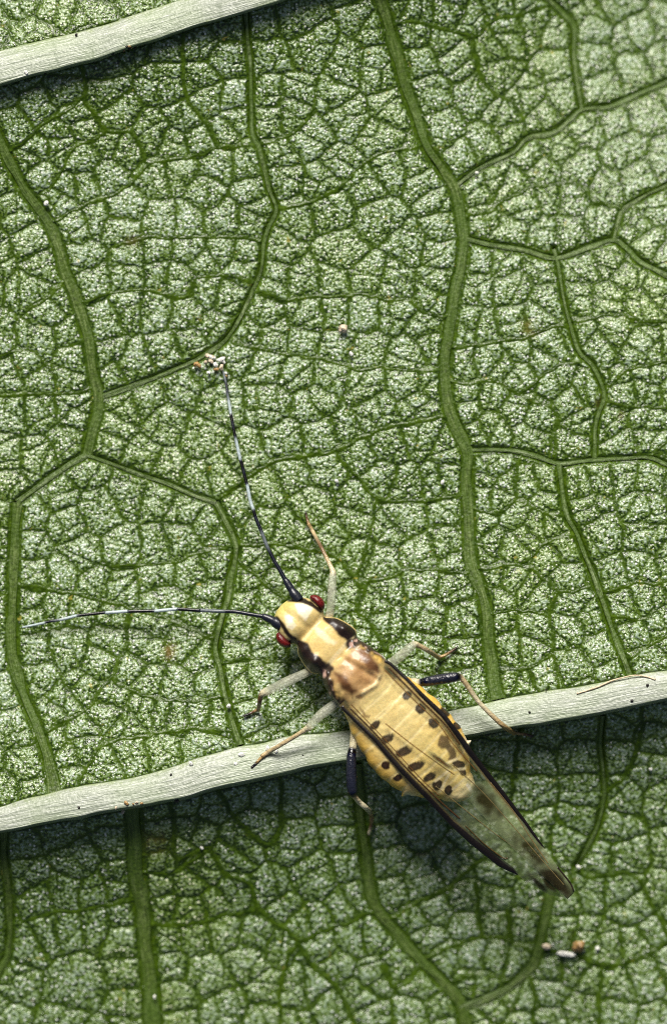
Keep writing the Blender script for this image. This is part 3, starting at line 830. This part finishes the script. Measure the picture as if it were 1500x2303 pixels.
A1 = .36
leg([row(738, 1392, 45, 9, PALE2), row(743, 1372, 52, 9.5, PALE, A1), row(746, 1335, 55, 10, PALE, A1), row(748, 1300, 52, 9, PALE, A1), row(749, 1288, 50, 7, PALE2, .85),
     row(746, 1279, 47, 5.5, PALE2, .9), row(738, 1262, 38, 4.6, TAN), row(722, 1230, 20, 4.4, BROWN), row(706, 1200, G(706, 1200, 10), 4.2, TAN), row(694, 1178, G(694, 1178), 4.0, AMBER)],
    [row(695, 1181, G(695, 1181), 3.6, AMBER), row(691, 1168, G(691, 1168, 4), 3.0, BROWN), row(688, 1153, G(688, 1153, 3), 2.6, DK)])
leg([row(700, 1508, 45, 9, PALE2), row(680, 1517, 52, 10, PALE, A1), row(645, 1533, 56, 11, PALE, A1), row(610, 1550, 52, 10, PALE, A1), row(594, 1558, 48, 8.5, PALE2, .85),
     row(587, 1566, 42, 6, BROWN), row(584, 1580, 30, 5, BROWN), row(581, 1597, G(581, 1597), 4.4, AMBER)],
    [row(582, 1595, G(582, 1595), 3.8, AMBER), row(570, 1601, G(570, 1601, 4), 3.2, BROWN), row(560, 1606, G(560, 1606, 4), 3.2, DK), row(549, 1610, G(549, 1610, 3), 3, DK)])
leg([row(862, 1508, 45, 10, PALE2), row(880, 1492, 50, 11, PALE, A1), row(905, 1471, 56, 11, PALE, A1), row(926, 1453, 58, 9.5, PALE, A1), row(934, 1449, 56, 7, PALE2, .85),
     row(942, 1452, 52, 5.8, TAN, .9), row(962, 1463, 36, 5.6, TAN, .85), row(988, 1480, G(988, 1480), 5.0, AMBER)],
    [row(986, 1479, G(986, 1479), 4, AMBER), row(1000, 1474, G(1000, 1474, 4), 3.4, AMBER), row(1012, 1467, G(1012, 1467, 4), 3.2, BROWN), row(1026, 1457, G(1026, 1457, 3), 2.8, DK)])
leg([row(768, 1572, 45, 10, PALE2), row(750, 1586, 52, 11, PALE, A1), row(722, 1607, 56, 11, PALE, A1), row(700, 1630, 52, 9.5, PALE, A1), row(691, 1638, 48, 6.5, PALE2, .85),
     row(670, 1652, 40, 5.2, TAN, .85), row(630, 1676, 30, 5.0, TAN, .9), row(603, 1692, G(603, 1692, 8), 5.0, TAN), row(588, 1702, G(588, 1702), 4.6, AMBER)],
    [row(591, 1700, G(591, 1700), 3.8, AMBER), row(582, 1710, G(582, 1710, 5), 3.2, AMBER), row(575, 1718, G(575, 1718, 4), 3, DK), row(566, 1727, G(566, 1727, 3), 3, DK)])
leg([row(905, 1540, 40, 10, PALE2), row(925, 1534, 44, 9, PALE2, .7), row(940, 1535, 48, 8.5, PALE2, .7), row(947, 1535, 50, 9, BLUE), row(965, 1532, 54, 11, BLUE), row(1000, 1526, 60, 11.8, BLUE), row(1022, 1523, 62, 11, BLUE), row(1032, 1523, 61, 8, DK),
     row(1038, 1526, 59, 6.2, TAN, .95), row(1050, 1541, 54, 5.8, TAN, .85), row(1075, 1577, 46, 5.2, PALE2, .8), row(1110, 1613, 38, 5.4, TAN, .9), row(1135, 1635, 22, 5.8, AMBER), row(1156, 1649, G(1156, 1649, 7), 5.4, AMBER)],
    [row(1153, 1647, G(1153, 1647, 7), 4, AMBER), row(1168, 1650, G(1168, 1650, 5), 3.4, AMBER), row(1182, 1652, G(1182, 1652, 4), 3.4, BROWN), row(1198, 1656, G(1198, 1656, 3), 2.8, DK)])
leg([row(800, 1628, 36, 10, PALE2), row(796, 1650, 42, 8.5, PALE2, .6), row(794, 1676, 48, 8.5, PALE2, .6), row(792, 1686, 50, 9, BLUE), row(790, 1705, 53, 11, BLUE), row(790, 1745, 54, 11.8, BLUE), row(792, 1776, 50, 11.3, BLUE), row(794, 1786, 46, 9, DK),
     row(798, 1792, 40, 6, TAN), row(808, 1804, 24, 6, PALE2, .85), row(824, 1818, 4, 6, PALE2, .85), row(834, 1832, G(834, 1832, 20), 5, AMBER), row(836, 1848, G(836, 1848, 9), 4.6, AMBER)],
    [row(836, 1846, G(836, 1846, 8), 4, AMBER), row(834, 1858, G(834, 1858, 5), 3.4, BROWN), row(830, 1872, G(830, 1872, 4), 3, PALE2), row(829, 1878, G(829, 1878, 3), 2.4, DK)])

# eyes
def eye(s0, t0, sg):
    n, m = 40, 60
    u = np.linspace(.02, np.pi - .02, n)[:, None]; v = np.linspace(0, 2 * np.pi, m, endpoint=False)[None]
    a, b, c = 21.5, 11.0, 15.0
    S = s0 + a * np.cos(u) + 0 * v
    T = t0 + b * np.sin(u) * np.cos(v); Z = 66 + c * np.sin(u) * np.sin(v)
    T = T - sg * 2.5 * ((S - s0) / a) ** 2 * 1.5
    px, py = st2px(S, T)
    C = np.empty(S.shape + (3,)); C[:] = srgb(112, 18, 16)
    dark = np.maximum(sstep(.45, .9, (S - s0) / a), sstep(.15, .8, -sg * (T - t0) / b) * .75)
    C = C * (1 - dark[..., None]) + srgb(34, 16, 18) * dark[..., None]
    V = world_xyz(px, py, Z)
    return on_bug(mesh_obj('eye', V, grid_faces(n, m, True), M_EYE, cols=C.reshape(-1, 3), extra=[list(range(m))[::-1], list(range((n - 1) * m, n * m))]))
eye(-2, 60, 1); eye(6, -59, -1)

# antennae: scape and pedicel thick, then a banded flagellum
WHT, GRY, ADK = srgb(166, 180, 182), srgb(92, 100, 104), srgb(24, 27, 38)
def antenna(base, shaft):
    """base rows: px,py,r ; shaft rows: px,py,z,r,colour"""
    o = on_bug(tube('antenna', shaft, M_HORN, 12, 2.0))
    base = [(*q[:3], q[3] * 1.15, *q[4:]) for q in base]
    b = tube('scape', base, M_HORN, 14, 1.5); b.parent = o
    return o
def lift(px, py, h): return ground(px, py) + h
r_pts = [(650, 1318, ADK, 62, 6), (641, 1303, ADK, 62, 5.4), (630, 1283, ADK, 62, 5), (618, 1263, ADK, 62, 4.6), (608, 1243, ADK, 61, 4.4), (600, 1226, GRY, 60, 4.3), (591, 1203, GRY, 58, 4.3), (586, 1190, ADK, 57, 4.3), (576, 1166, ADK, 55, 4.2), (571, 1149, ADK, 54, 4.2),
         (569, 1143, WHT, 53, 4.2), (563, 1125, WHT, 50, 4.2), (557, 1094, WHT, 47, 4.1), (555, 1087, ADK, 46, 4.1), (548, 1059, ADK, 43, 4.0), (542, 1037, ADK, 41, 4), (540, 1030, WHT, 40, 4), (532, 994, WHT, 37, 3.8), (529, 981, ADK, 35, 3.8), (524, 955, ADK, 32, 3.7), (520, 934, ADK, 29, 3.6),
         (519, 928, WHT, 27, 3.6), (516, 908, WHT, 24, 3.5), (513, 892, GRY, 21, 3.4), (510, 869, ADK, 17, 3.2), (506, 850, GRY, 13, 3), (503, 836, GRY, 10, 2.4)]
antenna([row(673, 1351, 68, 10, ADK), row(668, 1344, 67, 10.5, ADK), row(661, 1335, 66, 9.8, ADK), row(656, 1327, 65, 7.4, ADK), row(653, 1322, 64, 7.6, ADK), row(645, 1309, 62, 6.8, ADK), row(641, 1303, 62, 5.2, ADK)],
        [row(x, y, lift(x, y, h), r, c) for x, y, c, h, r in r_pts])
l_pts = [(604, 1391, ADK, 62, 6), (590, 1386, ADK, 62, 5.2), (578, 1384, ADK, 62, 4.8), (555, 1380, ADK, 61, 4.6), (532, 1376, ADK, 60, 4.5), (510, 1375, ADK, 58, 4.3), (500, 1375, GRY, 57, 4.3), (456, 1373, GRY, 53, 4.2), (448, 1373, ADK, 52, 4.2), (403, 1370, ADK, 47, 4.1),
         (396, 1370, WHT, 46, 4.1), (352, 1374, WHT, 42, 4.0), (344, 1374, ADK, 41, 4), (292, 1375, ADK, 37, 3.9), (285, 1375, WHT, 36, 3.9), (241, 1378, WHT, 32, 3.8), (234, 1378, ADK, 31, 3.7), (180, 1384, ADK, 26, 3.6), (172, 1385, WHT, 25, 3.6), (141, 1393, WHT, 22, 3.5), (130, 1395, GRY, 21, 3.4), (106, 1399, ADK, 18, 3.3), (96, 1402, WHT, 17, 3.2), (51, 1411, WHT, 12, 2.2)]
antenna([row(634, 1408, 68, 10, ADK), row(627, 1404, 67, 11, ADK), row(619, 1399, 66, 10.5, ADK), row(612, 1395, 65, 8, ADK), row(608, 1393, 64, 8, ADK), row(596, 1388, 63, 6.8, ADK), row(590, 1386, 62, 5.2, ADK)],
        [row(x, y, lift(x, y, h), r, c) for x, y, c, h, r in l_pts])

# wings: clear membranes held roof-wise, black front margins
LE = np.array([(196, -66), (211, -70), (260, -69), (309, -68), (400, -74), (485, -74), (560, -76), (627, -72), (705, -62), (750, -47), (778, -42), (800, -36), (833, -27), (856, -10), (866, -2)], float)
RE = np.array([(190, 74), (211, 81), (260, 84), (310, 84), (377, 87), (430, 81), (480, 73), (540, 66), (593, 60), (675, 50), (752, 38), (800, 31), (840, 27), (860, 22), (868, 14)], float)
def wing_z(s, t, edge):
    mid = np.interp(s, [190, 240, 300, 400, 470, 560, 700, 868], [112, 112, 111, 107, 98, 76, 44, 12])
    ez = np.interp(s, [190, 240, 300, 400, 470, 560, 700, 868], [88, 88, 92, 90, 78, 46, 16, -4])
    return mid - (mid - ez) * np.clip(np.abs(t) / np.abs(edge), 0, 1.2) ** 1.7

def wing(sg, dz):
    E = LE if sg < 0 else RE
    n, m = 240, 44
    s = np.linspace(E[0, 0] + 3, E[-1, 0], n)
    ed = np.interp(s, E[:, 0], E[:, 1])
    inner = np.interp(s, [190, 300, 480, 700, 868], [-sg * 10, -sg * 16, -sg * 6, -sg * 14, -sg * 4]) if sg > 0 else np.interp(s, [190, 300, 480, 700, 868], [14, 18, 20, 14, 4])
    inner = inner * sstep(190, 240, s) + (sg * 58) * (1 - sstep(190, 240, s))
    w = np.linspace(0, 1, m)
    T = inner[:, None] * (1 - w) + ed[:, None] * w
    S = np.broadcast_to(s[:, None], T.shape)
    Z = wing_z(S, T, ed[:, None]) + dz + .8 * vnoise(S, T, 40, 91 + sg)
    px, py = st2px(S, T)
    C = np.empty(T.shape + (4,)); C[..., :3] = srgb(132, 142, 104)
    body_zone = sstep(580, 545, S)
    C[..., 3] = .03 + .23 * (1 - body_zone)
    def patch(cx, cy, a, b, rot, col, al):
        c_, s_ = math.cos(math.radians(rot)), math.sin(math.radians(rot))
        dx, dy = px - cx, py - cy
        q = np.hypot((dx * c_ + dy * s_) / a, (-dx * s_ + dy * c_) / b) + .25 * vnoise(px, py, 15, 95)
        k = sstep(1.2, .3, q)[..., None]
        C[...] = C * (1 - k) + np.array([*col, al]) * k
    SM = srgb(44, 42, 18)
    if sg > 0:
        patch(992, 1712, 36, 8, 36, srgb(70, 46, 20), .75)
        patch(1092, 1800, 62, 27, 46, SM, .80)
        patch(1188, 1906, 66, 24, 46, SM, .72)
        patch(1254, 1986, 80, 26, 46, srgb(36, 32, 16), .85)
    else:
        patch(1235, 1990, 36, 8, 46, srgb(60, 50, 24), .7)
        patch(1142, 1915, 12, 6, 20, SM, .5)
        patch(1208, 1985, 30, 8, 45, srgb(40, 32, 14), .8)
    # brownish band just inside the front margin
    k = (sstep(20, 8, np.abs(ed[:, None] - T)) * .55 * sstep(700, 560, S))[..., None]
    C[...] = C * (1 - k) + np.array([*srgb(146, 104, 44), .5]) * k
    V = world_xyz(px, py, Z)
    F = grid_faces(n, m)
    o = on_bug(mesh_obj('forewing', V, F, M_WING, cols=C.reshape(-1, 4)))
    so = o.modifiers.new('thickness', 'SOLIDIFY'); so.thickness = .006; so.offset = 0
    # black front margin
    s2 = np.linspace(E[0, 0] + 8, 752, 90)
    e2 = np.interp(s2, E[:, 0], E[:, 1])
    if sg < 0: rad = np.interp(s2, [200, 300, 420, 500, 560, 640, 700, 735, 752], [4.6, 5.4, 6.4, 7, 7.8, 10, 9.6, 6.0, .6])
    else: rad = np.interp(s2, [200, 300, 400, 470, 560, 640, 700, 740, 752], [4.2, 5.2, 6.6, 7.6, 7.6, 6.4, 5.2, 3.0, .5])
    tt = e2 - sg * rad * .7
    qx, qy = st2px(s2, tt)
    zz = wing_z(s2, tt, e2) + dz
    c = tube('front_margin', [row(a, b, z_, r_, srgb(20, 15, 12)) for a, b, z_, r_ in zip(qx, qy, zz, rad)], M_HORN, 12, 4, flat=.5)
    c.parent = o
    # finer veins of the membrane
    if sg < 0:
        vs = [([(220, -56), (300, -55), (400, -59), (500, -57), (570, -52)], 1.8, srgb(64, 42, 18)), ([(215, -48), (330, -49), (430, -52), (500, -50)], 1.1, srgb(96, 66, 28)),
              ([(300, -23), (380, -12), (450, 0), (490, 8)], 1.3, srgb(120, 88, 40)), ([(590, -54), (650, -52), (700, -44), (708, -36)], 1.6, srgb(70, 56, 24)), ([(480, -40), (560, -30), (640, -20), (720, -6)], .9, srgb(110, 96, 56))]
    else:
        vs = [([(215, 70), (300, 70), (390, 72), (450, 64)], 1.8, srgb(70, 46, 20)), ([(212, 60), (300, 60), (380, 62), (440, 54), (520, 50)], 1.1, srgb(110, 76, 34)),
              ([(560, 54), (640, 46), (720, 30), (780, 20)], 1.2, srgb(112, 94, 56)), ([(470, 20), (560, 26), (660, 22), (760, 16), (840, 12)], 1.0, srgb(112, 98, 60)), ([(800, 29), (845, 25), (866, 17)], 2.2, srgb(36, 28, 18))]
    for pts, r_, col in vs:
        p = smooth_path(pts, 6)
        qx, qy = st2px(p[:, 0], p[:, 1]); zz = wing_z(p[:, 0], p[:, 1], np.interp(p[:, 0], E[:, 0], E[:, 1])) + dz + .5
        v_ = tube('wing_vein', [row(a, b, z_, r_, col) for a, b, z_ in zip(qx, qy, zz)], M_HORN, 8, 5)
        v_.parent = o
    return o
wing(-1, 0.0); wing(1, 4.0)

# ------------------------------------------------------------------ litter on the leaf
def lump(name, px, py, r, mat, h=None, stretch=1.0, rot=0.0, seed=0, n=9, m=12, rough=.3):
    z0 = ground(px, py)
    u = np.linspace(.12, np.pi - .12, n)[:, None]; v = np.linspace(0, 2 * np.pi, m, endpoint=False)[None]
    k = 1 + rough * vnoise(np.cos(v) * 2.1 + seed * 7.3 + 0 * u, u * 2.2 + np.sin(v) * 2.1, .9, seed + 300)
    a = r * stretch * np.sin(u) * np.cos(v) * k; b = r * np.sin(u) * np.sin(v) * k
    c_, s_ = math.cos(rot), math.sin(rot)
    X = px + a * c_ - b * s_; Y = py + a * s_ + b * c_
    Z = z0 + (h if h is not None else r * .55) + r * .75 * np.cos(u) * k
    V = world_xyz(X, Y, Z)
    o = mesh_obj(name, V, grid_faces(n, m, True), mat, extra=[list(range(m)), list(range((n - 1) * m, n * m))[::-1]])
    c = np.array([*world_xyz(px, py, z0)])
    o.data.transform(__import__('mathutils').Matrix.Translation(-Vector(c))); o.location = c
    return o
M_WHITE = plain_material('white_grain', (.78, .78, .72), .15, .45)
M_CRUMB = plain_material('amber_crumb', (.36, .22, .08), .45, .4)
M_PALECR = plain_material('pale_crumb', (.62, .52, .38), .3, .4)
M_BLACK = plain_material('black_grain', (.02, .016, .012), .3, .4)
M_HAIR = plain_material('straw_fibre', (.62, .50, .33), .25, .4)

for i, (x, y, r) in enumerate([(515, 1588, 6), (790, 796, 5.5), (105, 457, 5.5), (1072, 389, 5), (757, 1082, 5), (995, 1085, 5), (1462, 1730, 5), (454, 1907, 4.5), (348, 2242, 4), (1343, 2134, 6), (1300, 1950, 5)]):
    o = lump('white_grain', x, y, r * .8, M_WHITE, None, 1 + .2 * (i % 3), i, i)
    tag(o, ('round white grain on the cross vein beside the dark foot of the folded front leg', 'white grain on the blade just below the lone pale orange crumb',
            'white grain on the bend of the broad cross vein under the upper side vein', 'white grain beside the fork of the longest cross vein',
            'white grain on the blade between the two antennae tips and the raised front foot', 'white grain close beside the longest cross vein below its fork',
            'white grain on the dark blade beyond the hind foot that crosses the side vein', 'white grain on the dark blade under the lower side vein beside a winding vein',
            'white grain on the middle of the broadest cross vein', 'round white grain next to the amber crumb', 'white grain beside the wing tips')[i], 'grain', 'white grains strewn over the leaf blade')
for i, (x, y, r) in enumerate([(543, 1697, 5), (430, 1717, 4), (602, 1683, 4.5), (530, 1718, 3.5), (60, 163, 4), (622, 1690, 3.5)]):
    o = lump('white_grain', x, y, r, M_WHITE, None, 1.4, i, 20 + i)
    tag(o, 'tiny white grain on the upper pale side vein' if i == 4 else 'tiny white grain on the side vein beside the insect', 'grain', 'white grains on the pale side veins')
for i, (x, y, r) in enumerate([(398, 1801, 6), (178, 1816, 4), (385, 1742, 3.5), (477, 1761, 3.5), (681, 1699, 3), (1455, 1541, 4), (1420, 1576, 4), (1190, 1602, 3.5), (1227, 1551, 3), (172, 78, 4), (103, 166, 3.5)]):
    o = lump('dark_grain', x, y, r * .7, M_BLACK, None, 1.2, i, 40 + i)
    if i < 5: tag(o, 'largest black grain on the lower edge of the side vein under the insect' if i == 0 else 'tiny black grain on the side vein between its broad cross vein and the insect', 'grain', 'black grains on the side vein')
    elif i < 9: tag(o, 'tiny black grain on the side vein near the straw-coloured fibre', 'grain', 'black grains near the fibre')
    else: tag(o, 'tiny black grain on the upper pale side vein away from the rusty crumbs', 'grain', 'black grains on the upper side vein')
# heap of crumbs at the tip of the longer antenna
for i in range(15):
    x = 478 + random.gauss(0, 15); y = 822 + random.gauss(0, 11) + (x - 478) * .35; r = random.uniform(2.5, 5.5)
    mt = random.choice([M_PALECR, M_WHITE, M_PALECR, M_CRUMB])
    o = lump('crumb', x, y, r, mt, random.uniform(2, 7), random.uniform(1, 2), random.uniform(0, 3), 60 + i, rough=.5)
    tag(o, {'white_grain': 'white', 'pale_crumb': 'pale pinkish', 'amber_crumb': 'dark orange'}[mt.name] + ' crumb in the small heap at the tip of the upright antenna', 'crumb', 'crumbs heaped at the antenna tip')
tag(lump('crumb', 1300, 2128, 12, M_CRUMB, None, 1.3, -.3, 81, rough=.45), 'amber crumb beyond the wing tips beside a white flake', 'crumb')
tag(lump('crumb', 771, 740, 9, M_PALECR, None, 1.1, .3, 82, rough=.5), 'pale orange crumb alone on the blade above the insect', 'crumb')
tag(lump('flake', 1272, 2146, 6, M_WHITE, None, 3.2, .1, 83), 'long thin white flake below the amber crumb', 'flake')
tag(lump('flake', 1228, 2129, 7, M_PALECR, None, 1.4, .1, 84), 'short pale flake on the dark cross vein near the amber crumb', 'flake')
for i in range(7):
    x = 285 + random.gauss(0, 17); y = 108 - (x - 285) * .35 + random.gauss(0, 4)
    o = lump('brown_crumb', x, y, random.uniform(2, 4.5), random.choice([M_CRUMB, M_BLACK, M_BLACK]), 2, 1.5, i, 90 + i)
    tag(o, 'dark rusty crumb in the patch on the edge of the upper side vein', 'crumb', 'rusty crumbs on the upper side vein edge')
for i in range(6):
    x = 290 + random.gauss(0, 24); y = 1808 - (x - 290) * .22 + random.gauss(0, 6)
    o = lump('brown_crumb', x, y, random.uniform(2, 4), random.choice([M_CRUMB, M_PALECR]), 2, 1.5, i, 110 + i)
    tag(o, 'rusty crumb where the broad cross vein leaves the side vein', 'crumb', 'rusty crumbs at the foot of the broad cross vein')
fp = [(1296, 1560), (1318, 1553), (1345, 1544), (1372, 1532), (1400, 1524), (1425, 1519), (1450, 1521), (1473, 1528)]
o = tube('fibre', [row(x, y, ground(x, y) + 1.5, 1.9 + .5 * math.sin(i), (.6, .5, .33)) for i, (x, y) in enumerate(fp)], M_HAIR, 8, 3)
tag(o, 'thin straw-coloured fibre lying along the edge of the pale side vein', 'fibre')
